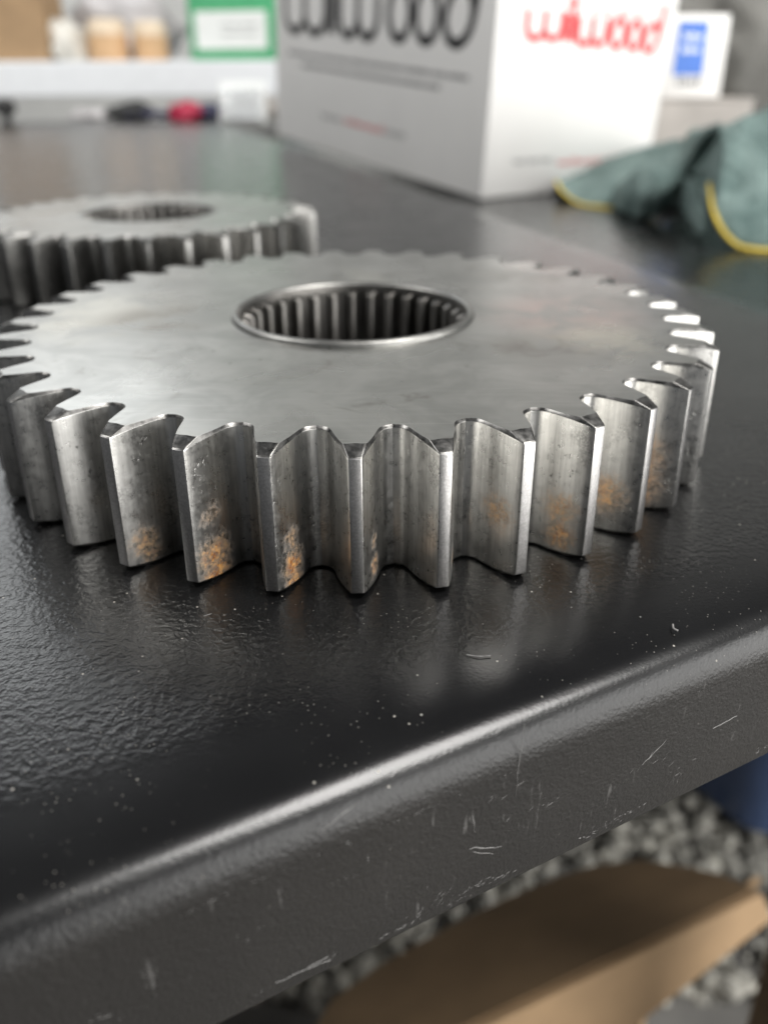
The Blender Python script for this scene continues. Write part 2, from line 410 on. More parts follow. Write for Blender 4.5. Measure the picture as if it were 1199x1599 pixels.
prof = [(60, 0), (30, 0), (17, 0), (14.5, -0.01), (12.5, -0.03), (10.5, -0.08), (8.5, -0.16), (6.8, -0.26), (5.4, -0.38), (4.2, -0.53)]
r_ = 5.0
a0 = math.radians(8)
for k in range(1, 15):
    a = a0 + (math.radians(90) - a0) * k / 14
    prof.append((4.2 - r_ * (math.sin(a) - math.sin(a0)), -0.53 - r_ * (math.cos(a0) - math.cos(a))))
x_face = prof[-1][0]
prof = [(x - x_face, z) for x, z in prof]
prof += [(0, -9), (0, -16), (0, -21.8), (0.15, -22.6), (0.6, -23.2), (1.4, -23.5), (14, -23.5), (14, -22.5), (1.6, -22.5)]
def sheet_mesh(P, prof, z0=0.0, add=0.0, org=Vector((0, 0, 0))):
    '''folded sheet: flat top plus one strip per side, each strip with corners of its own so the fold shades straight'''
    vs, fs, ins = [], [], []
    loops = [offset_poly(P, x) for x, z in prof]
    for k in range(4):
        k2 = (k + 1) % 4
        b = len(vs)
        for (x, z), lp in zip(prof, loops):
            for q in (lp[k], lp[k2]): vs.append((q.x - org.x, q.y - org.y, z0 + z)); ins.append(x + add)
        for i in range(len(prof) - 1): fs.append((b + i * 2 + 1, b + i * 2, b + i * 2 + 2, b + i * 2 + 3))
    b = len(vs)
    for q in loops[0]: vs.append((q.x - org.x, q.y - org.y, z0 + prof[0][1])); ins.append(prof[0][0] + add)
    fs.append((b, b + 1, b + 2, b + 3))
    me = mesh(vs, fs, None, True, 60)
    at = me.attributes.new('inset', 'FLOAT', 'POINT'); at.data.foreach_set('value', ins)
    return me
bench = thing('workbench', 'black powder coated steel bench top with scuffed folded edge under the gears', 'workbench', (0, 0, 0))
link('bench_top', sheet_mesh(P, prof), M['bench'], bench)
for q in offset_poly(P, 60)[1:]:
    link('leg', box_me(q.x - 25, q.x + 25, q.y - 25, q.y + 25, FLOOR_Z, -0.8, bev=3), M['steel_leg'], bench)
# scuffs in the paint of the edge (photo pixel pairs on the fold and the front face)
def on_face(u, v, out=0.02):
    d = ray(u, v); p0 = fo + fn * out
    return CAM + d * (((p0 - CAM).dot(fn)) / d.dot(fn))
SCR = [((739, 1272), (741, 1300), .35), ((733, 1325), (782, 1322), .3), ((738, 1330), (770, 1333), .2), ((818, 1130), (804, 1245), .2),
       ((1112, 1138), (1150, 1118), .35), ((1002, 1195), (1040, 1155), .2), ((500, 1300), (560, 1252), .28), ((480, 1510), (512, 1494), .15), ((430, 1535), (515, 1498), .10)]
for (a, b, wd) in SCR:
    A, B = on_face(*a, 0.03), on_face(*b, 0.03)
    t = (B - A); L = t.length; t.normalize(); s = Vector((0, 0, 1)).cross(fn); s = fn.cross(t)
    k = 7; vv, ff = [], []
    for i in range(k):
        x = i / (k - 1); ww = wd * 0.27 * (0.35 + 0.65 * math.sin(math.pi * min(1, x + 0.12)) ** 0.6) * random.uniform(0.45, 1.1)
        c = A + t * (L * x) + s * random.uniform(-.12, .12)
        vv += [c - s * ww, c + fn * 0.05, c + s * ww]
    for i in range(k - 1):
        for j in (0, 1): ff.append((i * 3 + j, i * 3 + j + 1, i * 3 + j + 4, i * 3 + j + 3))
    link('scratch', mesh(vv, ff, None, True), M['scratch'], bench)
# clusters of fine scuffs rubbed into the fold, the face and the lower edge
vv, ff = [], []; rs = random.Random(11)
for c_ in range(46):
    s0 = rs.uniform(-36, 66); zone = rs.random()
    zc = rs.uniform(-5.6, -4.2) if zone < .35 else (rs.uniform(-21.4, -20.4) if zone < .65 else rs.uniform(-20, -6)); ang = rs.choice((1.2, 1.35, 0.5, 0.15)) + rs.uniform(-.3, .3)
    for j in range(rs.randint(4, 11)):
        L_ = rs.uniform(.2, 1.1) * (1.4 if zone >= .65 else .8); a_ = ang + rs.uniform(-.35, .35)
        cs, cz = s0 + rs.gauss(0, 1.4), zc + rs.gauss(0, .7 if zone >= .65 else .25)
        cz = max(-21.6, min(-5.0, cz)); wd = rs.uniform(.02, .055)
        du, dz = math.cos(a_) * L_ / 2, math.sin(a_) * L_ / 2; nu, nz = -math.sin(a_) * wd, math.cos(a_) * wd
        b_ = len(vv)
        for (x_, z_, o_) in ((-du, -dz, .012), (nu, nz, .012), (du, dz, .012), (-nu, -nz, .012), (0, 0, .035)):
            zz = max(-21.7, min(-5.5, cz + z_)); q = fo + fd * (cs + x_) + fn * o_; vv.append((q.x, q.y, zz))
        ff += [(b_, b_ + 4, b_ + 1), (b_ + 1, b_ + 4, b_ + 2), (b_ + 2, b_ + 4, b_ + 3), (b_ + 3, b_ + 4, b_)]
o = link('scuff_marks', mesh(vv, ff), M['scratch'], bench); o['kind'] = 'stuff'
# loose metal chips and lint lying on the top
CH = [((318, 962), (331, 958), .10), ((728, 1022), (766, 1024), .20), ((1050, 975), (1058, 985), .4)]
for (a, b, wd) in CH:
    A, B = onz(*a, 0.12), onz(*b, 0.12); mid = (A + B) / 2 + Vector((random.uniform(-.3, .3), random.uniform(-.3, .3), 0.05))
    o = link('paint_chip', tube_me(spline([A, mid, B], 4), wd * 0.3, 6), M['scratch'], bench)

# the lower neighbouring bench on the right
B2Z = -20.0
Q0 = isect(fo, fd, so + sn * 2.0, sd)
Q = [Q0, Q0 + fd * 1200, Q0 + fd * 1200 + sd * 1900, so + sn * 2.0 + sd * 1900]
pr2 = [(40, 0), (16, 0), (12, -0.2), (8, -0.8), (5, -1.8), (3, -3.2), (1.2, -5.5), (0.3, -8), (0, -11), (0, -24), (1, -25), (10, -25)]
sb = thing('side_bench', 'lower black bench top under the white carton and teal towel', 'workbench', (Q0.x, Q0.y, 0))
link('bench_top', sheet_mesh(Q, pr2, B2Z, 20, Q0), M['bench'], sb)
for q in offset_poly(Q, 60):
    link('leg', box_me(q.x - 20 - Q0.x, q.x + 20 - Q0.x, q.y - 20 - Q0.y, q.y + 20 - Q0.y, FLOOR_Z, B2Z - 0.8, bev=3), M['steel_leg'], sb)

# ------------------------------------------------------------------ gears
#            full profile (half tooth): lateral mm, radius below the tip circle   |  same point on the top face
FULL = [(0.66, 0.0), (0.80, -0.05), (0.90, -0.20), (1.22, -0.95), (1.66, -2.0), (2.12, -3.2), (2.52, -4.4), (2.84, -5.5), (3.08, -6.4), (3.34, -7.05), (3.70, -7.55), (4.15, -7.85)]
TOPC = [(1.05, -2.35), (1.42, -2.42), (1.55, -2.52), (1.66, -2.8), (1.86, -3.35), (2.12, -4.05), (2.40, -4.95), (2.66, -5.85), (2.87, -6.65), (3.13, -7.33), (3.53, -7.86), (4.06, -8.14)]
FULL_ROOT, TOP_ROOT, INNER = -7.93, -8.20, -9.6
def tooth_mesh(N, RT, H, R_in):
    ga = math.pi / N
    full = [(0.0, RT)] + [(x, RT + d) for x, d in FULL]
    topc = [(0.0, RT - 2.5)] + [(x, RT + d) for x, d in TOPC]
    def sweep(pts, rootr, k=1.0):
        h = [(math.atan2(x, r), math.hypot(x, r)) for x, r in pts] + [(ga, rootr)]
        h = [(min(a, ga), r) for a, r in h]
        return [(-a, r) for a, r in reversed(h)] + h[1:]
    f = sweep(full, RT + FULL_ROOT); tp = sweep(topc, RT + TOP_ROOT)
    inner = [(a, R_in) for a, r in tp]
    mid = [((a * 0.25 + b * 0.75), (r * 0.25 + q * 0.75)) for (a, r), (b, q) in zip(tp, f)]
    mx = lambda k: [((a * (1 - k) + b * k), (r * (1 - k) + q * k)) for (a, r), (b, q) in zip(tp, f)]
    rings = [(inner, H), (tp, H), (tp, H), (mx(.88), ('t', .72)), (mx(.965), ('t', .84)), (f, ('t', 1.0)), (f, H * 0.5), (f, ('b', 1.0)), (mx(.96), ('b', .82)), (mx(.86), ('b', .66)), (tp, 0.05), (tp, 0.05), (inner, 0.05)]
    drop = [max(0.42, min(1.12, 0.28 + 0.36 * math.dist((r * math.sin(a), r * math.cos(a)), (q * math.sin(b), q * math.cos(b))))) for (a, r), (b, q) in zip(tp, f)]
    n = len(f); vs, fs, mi, sm = [], [], [], []
    for ring, z in rings:
        for k, (a, r) in enumerate(ring):
            zz = z if not isinstance(z, tuple) else (H - drop[k] * z[1] if z[0] == 't' else 0.05 + drop[k] * z[1])
            vs.append((r * math.sin(a), -r * math.cos(a), zz))
    mats = [0, -1, 1, 1, 2, 2, 2, 2, 1, 1, -1, 0]
    ntip = len(FULL)
    for i in range(len(rings) - 1):
        if mats[i] < 0: continue                       # top face and chamfer keep their own rim points: a crisp edge
        for k in range(n - 1):
            fs.append((i * n + k, (i + 1) * n + k, (i + 1) * n + k + 1, i * n + k + 1))
            m = mats[i]
            if m == 2 and abs(k + 0.5 - (n - 1) / 2) < 1.2: m = 3
            mi.append(m); sm.append(i not in (0, 11))
    return mesh(vs, fs, mi, sm, 32), [a for a, r in tp]
def build_gear(name, label, c, N, ph, RT, H, rim=1.0, flank='flank', land='land'):
    g = thing(name, label, 'gear', c, group=None)
    R_in = RT + INNER
    tm, angs = tooth_mesh(N, RT, H, R_in)
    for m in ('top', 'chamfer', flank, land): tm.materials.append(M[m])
    for k in range(N):
        o = link('tooth', tm, None, g); o.rotation_euler = (0, 0, ph + k * 2 * math.pi / N)
    # disc between bore and teeth, matching the teeth's inner outline point for point
    R_C, R_B = 22.8, 20.9; kq = (R_C - R_B) / 2.5
    al = []
    for k in range(N):
        for a in angs[:-1]: al.append(ph + k * 2 * math.pi / N + a)
    n = len(al); vs, fs = [], []
    rings = [(R_in, H), ((R_in + R_C) / 2, H), (R_C - 0.6, H), (R_C - 0.6, 0.0 + 0.05), (R_in, 0.05)]
    for r, z in rings:
        for a in al: vs.append((r * math.sin(a), -r * math.cos(a), z))
    for i in range(len(rings) - 1):
        if i == 2: continue
        for k in range(n):
            k2 = (k + 1) % n; fs.append((i * n + k, i * n + k2, (i + 1) * n + k2, (i + 1) * n + k))
    me = mesh(vs, fs); bm = bmesh.new(); bm.from_mesh(me); bm.normal_update()
    for f in bm.faces:
        if (f.normal.z > 0) != (f.calc_center_median().z > H * MM * 0.5): f.normal_flip()
    bm.to_mesh(me); bm.free()
    link('gear_disc', me, M['top'], g)
    # raised collar with rolled rim, and the bore wall behind the splines
    prof = [(R_B, 0.1), (R_B, H - 1.2), (R_B + kq * 0.10, H - 0.6), (R_B + kq * 0.5, H + 0.35 * rim), (R_B + kq * 0.85, H + 0.78 * rim), (R_B + kq * 1.2, H + 0.92 * rim), (R_B + kq * 1.6, H + 0.90 * rim), (R_B + kq * 2.05, H + 0.72 * rim), (R_B + kq * 2.35, H + 0.35 * rim), (R_B + kq * 2.5, H - 0.3), (R_B + kq * 2.5, 0.1), (R_B, 0.1)]
    nn = 128; vs, fs = [], []
    for r, z in prof[:-1]:
        for k in range(nn):
            a = 2 * math.pi * k / nn; vs.append((r * math.cos(a), r * math.sin(a), z))
    L = len(prof) - 1
    for i in range(L):
        j = (i + 1) % L
        for k in range(nn):
            k2 = (k + 1) % nn; fs.append((i * nn + k2, i * nn + k, j * nn + k, j * nn + k2))
    link('collar', mesh(vs, fs, [1 if i in (0, 1, 2, L - 1) else 0 for i in range(L) for k in range(nn)], True, 50), [M['collar'], M['bore']], g)
    NS = 32; sp = []
    for rr, hw in ((R_B + 0.05, 1.12), (R_B - 0.7, 0.98), (R_B - 1.35, 0.72), (R_B - 1.6, 0.5)): sp.append((rr, hw))
    prof2 = [(-hw, rr) for rr, hw in sp] + [(hw, rr) for rr, hw in reversed(sp)]
    vs, fs = [], []
    zs = [(0.4, 0), (H - 1.7, 0), (H - 1.2, 0.45), (H - 0.8, 1.5)]
    for z, sink in zs:
        for x, r in prof2: vs.append((x, -min(r + sink, R_B + 0.05), z))
    m = len(prof2)
    for i in range(len(zs) - 1):
        for k in range(m - 1): fs.append((i * m + k + 1, i * m + k, (i + 1) * m + k, (i + 1) * m + k + 1))
    fs.append(tuple(range((len(zs) - 1) * m, len(zs) * m)))
    sm_ = mesh(vs, fs, None, True, 50); sm_.materials.append(M['bore'])
    for k in range(NS):
        o = link('spline', sm_, None, g); o.rotation_euler = (0, 0, 0.05 + k * 2 * math.pi / NS)
    return g
gear1 = build_gear('spur_gear', 'large sharp steel spur gear with rust spotted teeth in front on the bench', G1, G1_N, G1_PH, 64.86, GEAR_H)
gear2 = build_gear('spur_gear', 'smaller blurred steel gear lying behind the large gear at left', G2, G2_N, 0.03, 55.2, GEAR_H, 0.06, 'shade_toned', 'shade_toned')

# ------------------------------------------------------------------ lettering
def ribbon(pts, wd, z0, z1, closed=False):
    pts = [Vector((p[0], p[1], 0)) for p in pts]; n = len(pts); L, R_ = [], []
    for i in range(n):
        a = pts[(i - 1) % n] if closed or i else pts[0]; b = pts[(i + 1) % n] if closed or i < n - 1 else pts[-1]
        t = (b - a).normalized(); s = Vector((-t.y, t.x, 0)) * wd / 2
        L.append(pts[i] + s); R_.append(pts[i] - s)
    vs, fs = [], []
    for p, q in zip(L, R_):
        vs += [(p.x, p.y, z0), (p.x, p.y, z1), (q.x, q.y, z1), (q.x, q.y, z0)]
    for i in range(n if closed else n - 1):
        j = (i + 1) % n
        for k in range(4): fs.append((i * 4 + k, i * 4 + (k + 1) % 4, j * 4 + (k + 1) % 4, j * 4 + k))
    if not closed: fs += [(3, 2, 1, 0), ((n - 1) * 4, (n - 1) * 4 + 1, (n - 1) * 4 + 2, (n - 1) * 4 + 3)]
    return vs, fs
def oval(cx, cy, rx, ry, a0=0, a1=360, n=22, slant=0.0):
    return [(cx + rx * math.cos(math.radians(a0 + (a1 - a0) * k / n)) + slant * ry * math.sin(math.radians(a0 + (a1 - a0) * k / n)), cy + ry * math.sin(math.radians(a0 + (a1 - a0) * k / n))) for k in range(n + 1)]
def glyph_strokes(ch, w):                             # x-height 1, width w
    if ch == 'w':
        r = w / 4; out = []
        for c in (r, 3 * r): out.append(([(c - r, 1.0)] + oval(c, 0.42, r, 0.42, 180, 360, 14) + [(c + r, 1.0)], False))
        return out
    if ch == 'i': return [([(w / 2, 0.0), (w / 2, 0.98)], False), ([(w / 2, 1.22), (w / 2, 1.42)], False)]
    if ch == 'l': return [([(w / 2, 0.0), (w / 2, 1.75)], False)]
    if ch == 'o': return [(oval(w / 2, 0.5, w / 2, 0.5)[:-1], True)]
    if ch == 'd': return [(oval(w / 2, 0.48, w / 2, 0.5, slant=0.12)[:-1], True), ([(w * 1.0, 0.45), (w * 1.12, 1.0), (w * 1.22, 1.75)], False)]
def logo(parent, mat, xs, hgt, wd, xform):
    """xs: (letter, x0, x1, baseline); every letter is its own flat print on the carton"""
    for ch, x0, x1, base in xs:
        vs, fs = [], []
        for pts, closed in glyph_strokes(ch, (x1 - x0) / hgt):
            v, f = ribbon([(x * hgt + x0, y * hgt + base) for x, y in pts], wd, 0.12, 0.25, closed)
            k = len(vs); vs += v; fs += [tuple(i + k for i in q) for q in f]
        link('logo_letter', mesh([xform(*v) for v in vs], fs), mat, parent)
def text_part(parent, mat, s, x0, y0, size, xform, name='lettering', width=None):
    cu = bpy.data.curves.new('t', 'FONT'); cu.body = s; cu.size = size; cu.extrude = 0.05
    o = bpy.data.objects.new('t', cu); col.objects.link(o)
    dg = bpy.context.evaluated_depsgraph_get(); me = bpy.data.meshes.new_from_object(o.evaluated_get(dg))
    bpy.data.objects.remove(o); bpy.data.curves.remove(cu)
    xmax = max(v.co.x for v in me.vertices)
    k = (width / xmax) if width else 1.0
    for v in me.vertices: v.co = Vector(xform(x0 + v.co.x * k, y0 + v.co.y, 0.18 + v.co.z)) * MM
    me.materials.clear()
    link(name, me, mat, parent); return x0 + xmax * k
def dash_line(parent, mat, x0, x1, y, h, xform, name='small_print'):
    vs, fs = [], []; x = x0; rnd = random.Random(int(x0 * 10 + y))
    while x < x1:
        wlen = min(rnd.uniform(2.2, 6.5) * h, x1 - x)
        xx = x
        while xx < x + wlen:
            lw = rnd.uniform(.35, .6) * h; hh = h * rnd.uniform(.7, 1.05); k = len(vs)
            for a, b in ((xx, y), (xx + lw, y), (xx + lw, y + hh), (xx, y + hh)): vs.append(xform(a, b, 0.15))
            for a, b in ((xx, y), (xx + lw, y), (xx + lw, y + hh), (xx, y + hh)): vs.append(xform(a, b, 0.24))
            fs += [(k + 4, k + 5, k + 6, k + 7)] + [(k + i, k + (i + 1) % 4, k + 4 + (i + 1) % 4, k + 4 + i) for i in range(4)]
            xx += lw + h * .2
        x += wlen + h * .7
    link(name, mesh(vs, fs), mat, parent)

# ------------------------------------------------------------------ white carton with the big logo
bR = Vector((0.852, 0.524, -0.002)).normalized(); bL = Vector((-0.522, 0.849, 0.083)); bL = (bL - bR * bL.dot(bR)).normalized(); bU = bR.cross(bL).normalized()
bC = Vector((71.1, 632.6, -19.6))
carton = bpy.data.objects.new('brake_part_carton', None); col.objects.link(carton); carton.empty_display_size = 0.02
carton.matrix_world = Matrix(((bR.x, bL.x, bU.x, bC.x * MM), (bR.y, bL.y, bU.y, bC.y * MM), (bR.z, bL.z, bU.z, bC.z * MM), (0, 0, 0, 1)))
tag(carton, 'large white carton with black logo on one side and red logo on the other', 'box')
BW, BL, BH = 171.0, 344.0, 165.0
link('carton_body', box_me(0, BW, 0, BL, 0, BH, bev=1.6, seg=3, smooth=True), M['carton'], carton)
lid = link('lid_flap', box_me(-0.7, BW + 0.7, -0.7, BL + 0.7, BH + 0.3, BH + 2.2, bev=0.5), M['carton'], carton)
fL = lambda x, y, z: (-z, BL - x, y)                   # x runs from the far corner of the shaded side to the near corner
fR = lambda x, y, z: (x, -z, y)
logo(carton, M['black_ink'], [('w', 24, 104, 97.5), ('i', 108, 112, 98), ('l', 118, 122, 98), ('w', 129, 192, 98), ('o', 209, 239, 99), ('o', 247, 276, 99), ('d', 285, 318, 100)], 36, 7.5, fL)
dash_line(carton, M['grey_ink'], 30, 318, 77, 3.6, fL)
dash_line(carton, M['grey_ink'], 58, 282, 68, 3.6, fL)
e = text_part(carton, M['grey_ink'], 'www.', 98, 27.5, 9.5, fL, width=40)
e = text_part(carton, M['red_ink'], 'wilwood', e + 2, 27.5, 9.5, fL, width=66)
text_part(carton, M['grey_ink'], '.com', e + 1, 27.5, 9.5, fL, width=32)
logo(carton, M['red_ink'], [('w', 26, 58, 105.5), ('i', 61, 63, 104.2), ('l', 67, 69, 104), ('w', 73, 101, 102.5), ('o', 106, 120, 101.2), ('o', 124, 137, 100.2), ('d', 141, 155, 99.2)], 18.0, 4.9, fR)
text_part(carton, M['grey_ink'], 'DISC BRAKES', 84, 122.0, 6.0, fR, width=64)
e = text_part(carton, M['grey_ink'], 'www.', 26, 23, 8.5, fR, width=42)
text_part(carton, M['red_ink'], 'wilwood', e + 2, 20, 8.5, fR, width=58)

# ------------------------------------------------------------------ cartons behind
a = ony(1022, 158, 800); b = ony(1156, 158, 800)
gb = thing('beige_carton', 'plain beige carton half hidden between white carton and teal towel', 'box', ((a.x + b.x) / 2, 800, B2Z))
hw = (b.x - a.x) / 2 + 12; hz = a.z - B2Z
link('carton_body', box_me(-hw, hw, 0, 130, 0, hz, bev=1.5), M['beige_carton'], gb)
link('lid_flap', box_me(-hw - 0.6, hw + 0.6, -0.6, 64, hz + 0.1, hz + 2.0, bev=0.4), M['beige_carton'], gb)
c0 = ony(1034, 150, 812); c1 = ony(1122, 148, 812); ct = ony(1146, 18, 812)
wb = thing('label_carton', 'small white carton with a blue label standing behind the large carton', 'box', ((c0.x + c1.x) / 2, 812, B2Z + hz + 2.1), (0, 0, math.radians(6)))
ww = (c1.x - c0.x) / 2 + 2; wh = ct.z - c0.z
link('carton_body', box_me(-ww, ww, 0, 70, 0, wh, bev=1.5, smooth=True), M['carton'], wb)
fW = lambda x, y, z: (x, -z, y)
lab = link('blue_label', box_me(-ww * 0.72, ww * 0.30, -0.35, -0.02, wh * 0.28, wh * 0.92, bev=0.12), M['blue_ink'], wb)
dash_line(lab, M['label_white'], -ww * 0.50, ww * 0.10, wh * 0.70, 5.0, lambda x, y, z: (x, -0.3 - z, y))
dash_line(lab, M['label_white'], -ww * 0.52, ww * 0.10, wh * 0.55, 5.0, lambda x, y, z: (x, -0.3 - z, y))
dash_line(wb, M['grey_ink'], -ww * 0.55, ww * 0.15, wh * 0.15, 7.0, fW)

# ------------------------------------------------------------------ crumpled things
def crumple_me(rx, ry, rz, seed, amp=0.35, sub=4, freq=1.6):
    bm = bmesh.new(); bmesh.ops.create_icosphere(bm, subdivisions=sub, radius=1.0)
    off = Vector((seed * 7.3, seed * 3.1, seed * 1.7))
    for v in bm.verts:
        nrm = v.co.normalized()
        d = noise.noise(nrm * freq + off) * amp + abs(noise.noise(nrm * freq * 2.7 + off)) * amp * 0.7 + noise.noise(nrm * freq * 6 + off) * amp * 0.2
        q = nrm * (1 + d)
        v.co = Vector((q.x * rx, q.y * ry, max(-0.75, q.z) * rz + 0.75 * rz))
    return bm_mesh(bm, True)
c = ony(1215, 120, 960)
tag(link('canvas_bag', crumple_me(150, 90, 128, 3, 0.32, 5, 1.7), M['grey_canvas']), 'crumpled grey canvas bag behind the small white carton', 'bag').location = Vector((c.x - 12, 985, B2Z)) * MM

# ------------------------------------------------------------------ teal towel
towel_o = thing('microfibre_towel', 'teal microfibre towel with yellow stitched hem bunched on the side bench', 'towel', onz(1060, 380, B2Z))
TO = towel_o.location / MM
# stations: photo u, hem v, ridge v, depth of hem
ST = [(868, 284, 280, 640), (880, 302, 272, 622), (905, 319, 266, 604), (940, 327, 256, 588), (966, 324, 248, 586), (1000, 307, 237, 590), (1040, 287, 224, 590), (1070, 276, 213, 568),
      (1095, 268, 203, 520), (1107, 288, 199, 470), (1112, 325, 197, 450), (1126, 358, 193, 441), (1150, 383, 185, 434), (1180, 392, 172, 430), (1215, 393, 155, 427), (1260, 395, 140, 424), (1310, 398, 150, 422)]
hem = [ony(u, hv, d) for u, hv, rv, d in ST]
for h_ in hem: h_.z = max(h_.z, B2Z + 0.9)
rid = [ony(u + 10, rv, d + 62 + 20 * math.sin(i * .5)) for i, (u, hv, rv, d) in enumerate(ST)]
hemS, ridS = spline(hem, 6), spline(rid, 6)
rows = []
NV = 14
for k, (h_, r2) in enumerate(zip(hemS, ridS)):
    row = []
    mid = h_ * 0.5 + r2 * 0.5 + Vector((0, -10, 6))
    for j in range(NV + 1):
        t = j / NV
        q = (1 - t) ** 2 * h_ + 2 * t * (1 - t) * mid + t * t * r2
        lump = noise.noise(q * 0.035) * 5.0 + noise.noise(q * 0.09) * 2.4 + noise.noise(q * 0.22) * 0.9
        q = q + Vector((0, -0.7, 0.6)) * lump * min(1, 3 * t)
        row.append(q)
    back = Vector((r2.x + 14, r2.y + 95, B2Z + 1.0))
    m2 = (r2 + back) / 2 + Vector((0, 10, 22))
    for j in range(1, 11):
        t = j / 10
        q = (1 - t) ** 2 * row[NV] + 2 * t * (1 - t) * m2 + t * t * back
        q = q + Vector((0, 0, 1)) * noise.noise(q * 0.04) * 4 * (1 - t)
        row.append(q)
    rows.append(row)
nr = len(rows[0]); vs = [q - TO for r in rows for q in r]
fs = [(i * nr + j, (i + 1) * nr + j, (i + 1) * nr + j + 1, i * nr + j + 1) for i in range(len(rows) - 1) for j in range(nr - 1)]
up = link('upper_fold', mesh(vs, fs, None, True), M['towel'], towel_o)
sol = up.modifiers.new('thick', 'SOLIDIFY'); sol.thickness = 2.2 * MM; sol.offset = -1
seg1 = [q - TO for q in hemS[0:6 * 6 + 1]]; seg2 = [q - TO for q in hemS[9 * 6:]]
link('hem', tube_me(seg1, 1.1), M['hem'], towel_o); link('hem', tube_me(seg2, 1.2), M['hem'], towel_o)
# the fluffy layer bunched underneath
def fluff(pts, rad, seed, name):
    vs, fs = [], []; n = 20
    pts = spline(pts, 8)
    for i, p in enumerate(pts):
        e = math.sin(math.pi * (i + .5) / len(pts)) ** 0.45
        for k in range(n):
            a = 2 * math.pi * k / n
            q = Vector((0, math.cos(a), math.sin(a)))
            r = rad * e * (1 + 0.35 * noise.noise(Vector((i * .22, q.y * 1.5, q.z * 1.5 + seed))) + 0.14 * noise.noise(Vector((i * .9, q.y * 5, q.z * 5 + seed))))
            z = max(p.z + q.z * r * 0.8, B2Z + 0.5)
            vs.append(Vector((p.x + 0.3 * q.y * r, p.y + q.y * r, z)) - TO)
    for i in range(len(pts) - 1):
        for k in range(n):
            k2 = (k + 1) % n; fs.append((i * n + k2, i * n + k, (i + 1) * n + k, (i + 1) * n + k2))
    fs.append(tuple(range(n))); fs.append(tuple((len(pts) - 1) * n + k for k in range(n - 1, -1, -1)))
    link(name, mesh(vs, fs, None, True), M['towel'], towel_o)
g = lambda u, v, dz=0: onz(u, v, B2Z) + Vector((0, 20, dz))
fluff([g(965, 330, 6), g(995, 342, 10), g(1030, 350, 16), g(1075, 352, 26)], 18, 1.0, 'lower_fold')
fluff([g(1062, 342, 18), g(1084, 360, 16), g(1102, 376, 12), g(1122, 386, 8)], 14, 5.0, 'lower_fold')

# ------------------------------------------------------------------ shelf at the far end and what stands on it
SY = 1640.0
zt = ony(0, 96, SY).z; zb = ony(0, 152, SY).z; xr = ony(470, 120, SY).x
shelf = thing('shelf', 'white shelf board along the far end of the bench', 'shelf', ((-1300 + xr) / 2, SY, 0))
sw = (xr + 1300) / 2
link('shelf_board', box_me(-sw, sw, 0, 360, zb, zt, bev=3), M['white_board'], shelf)
for sx in (-sw + 30, sw - 30):
    link('leg', box_me(sx - 18, sx + 18, 120, 330, FLOOR_Z, zb - 0.4, bev=2), M['white_board'], shelf)
def stand(name, me_fn, u0, u1, vtop, y, label, cat, mats, group=None):
    A, B = ony(u0, vtop, y), ony(u1, vtop, y)
    return (A.x + B.x) / 2, (B.x - A.x) / 2, A.z - zt
x, hw, h = stand(None, None, -70, 54, -60, 1680, '', '', None)
t = thing('tan_cardboard_box', 'tan cardboard box at the left end of the white shelf', 'box', (x, 1680, zt + 0.3))
link('box_body', box_me(-hw, hw, 0, 110, 0, h, bev=1.5), M['kraft'], t); link('top_flap', box_me(-hw - 1, hw + 1, -1, 54, h + 0.2, h + 3, bev=0.5), M['kraft'], t)
for (u0, u1, vt, lab) in ((124, 186, 28, 'tan wooden peg with pale top, left of the pair on the shelf'), (198, 252, 31, 'tan wooden peg with pale top, beside the green carton')):
    x, hw, h = stand(None, None, u0, u1, vt, 1690, '', '', None)
    t = thing('wooden_peg', lab, 'wooden peg', (x, 1690 + hw, zt + 0.3), group='wooden pegs on the shelf')
    link('peg_body', lathe_me([(hw * .96, 0), (hw, 2), (hw, h * .62)], 28), M['wood'], t)
    link('peg_top', lathe_me([(hw, h * .62 + .1), (hw * .99, h * .78), (hw * .93, h * .92), (hw * .75, h * .985), (hw * .3, h)], 28), M['wood_end'], t)
x, hw, h = stand(None, None, 62, 122, 20, 1700, '', '', None)
tag(link('plastic_bag', crumple_me(hw * .9, 40, h * .5, 9, 0.4), M['white_bag']), 'pale crumpled plastic bag between tan box and wooden pegs', 'bag').location = Vector((x, 1730, zt)) * MM
x, hw, h = stand(None, None, 100, 262, -30, 1830, '', '', None)
tag(link('plastic_bag', crumple_me(hw, 50, h * .5, 4, 0.3), M['grey_bag']), 'grey crumpled plastic bag behind the wooden pegs', 'bag').location = Vector((x, 1860, zt)) * MM
x, hw, h = stand(None, None, 284, 440, -40, 1662, '', '', None)
zg = ony(300, 104, 1662).z - zt
t = thing('green_carton', 'green carton with a white label at right on the white shelf', 'box', (x, 1662, zt + 0.3), (0, 0, math.radians(-9)))
link('carton_body', box_me(-hw, hw, 0, 120, 0, h, bev=2, smooth=True), M['green'], t)
link('side_panel', box_me(-hw - 0.8, -hw - 0.05, 3, 117, 3, h - 3), M['dark_green'], t)
lbl = link('white_label', box_me(-hw * .86, hw * .66, -0.6, -0.05, h * .13, h * .58, bev=0.2), M['label_white'], t)
dash_line(lbl, M['grey_ink'], -hw * .3, hw * .5, h * .40, 4, lambda x, y, z: (x, -0.5 - z, y)); dash_line(lbl, M['grey_ink'], -hw * .3, hw * .45, h * .30, 4, lambda x, y, z: (x, -0.5 - z, y))
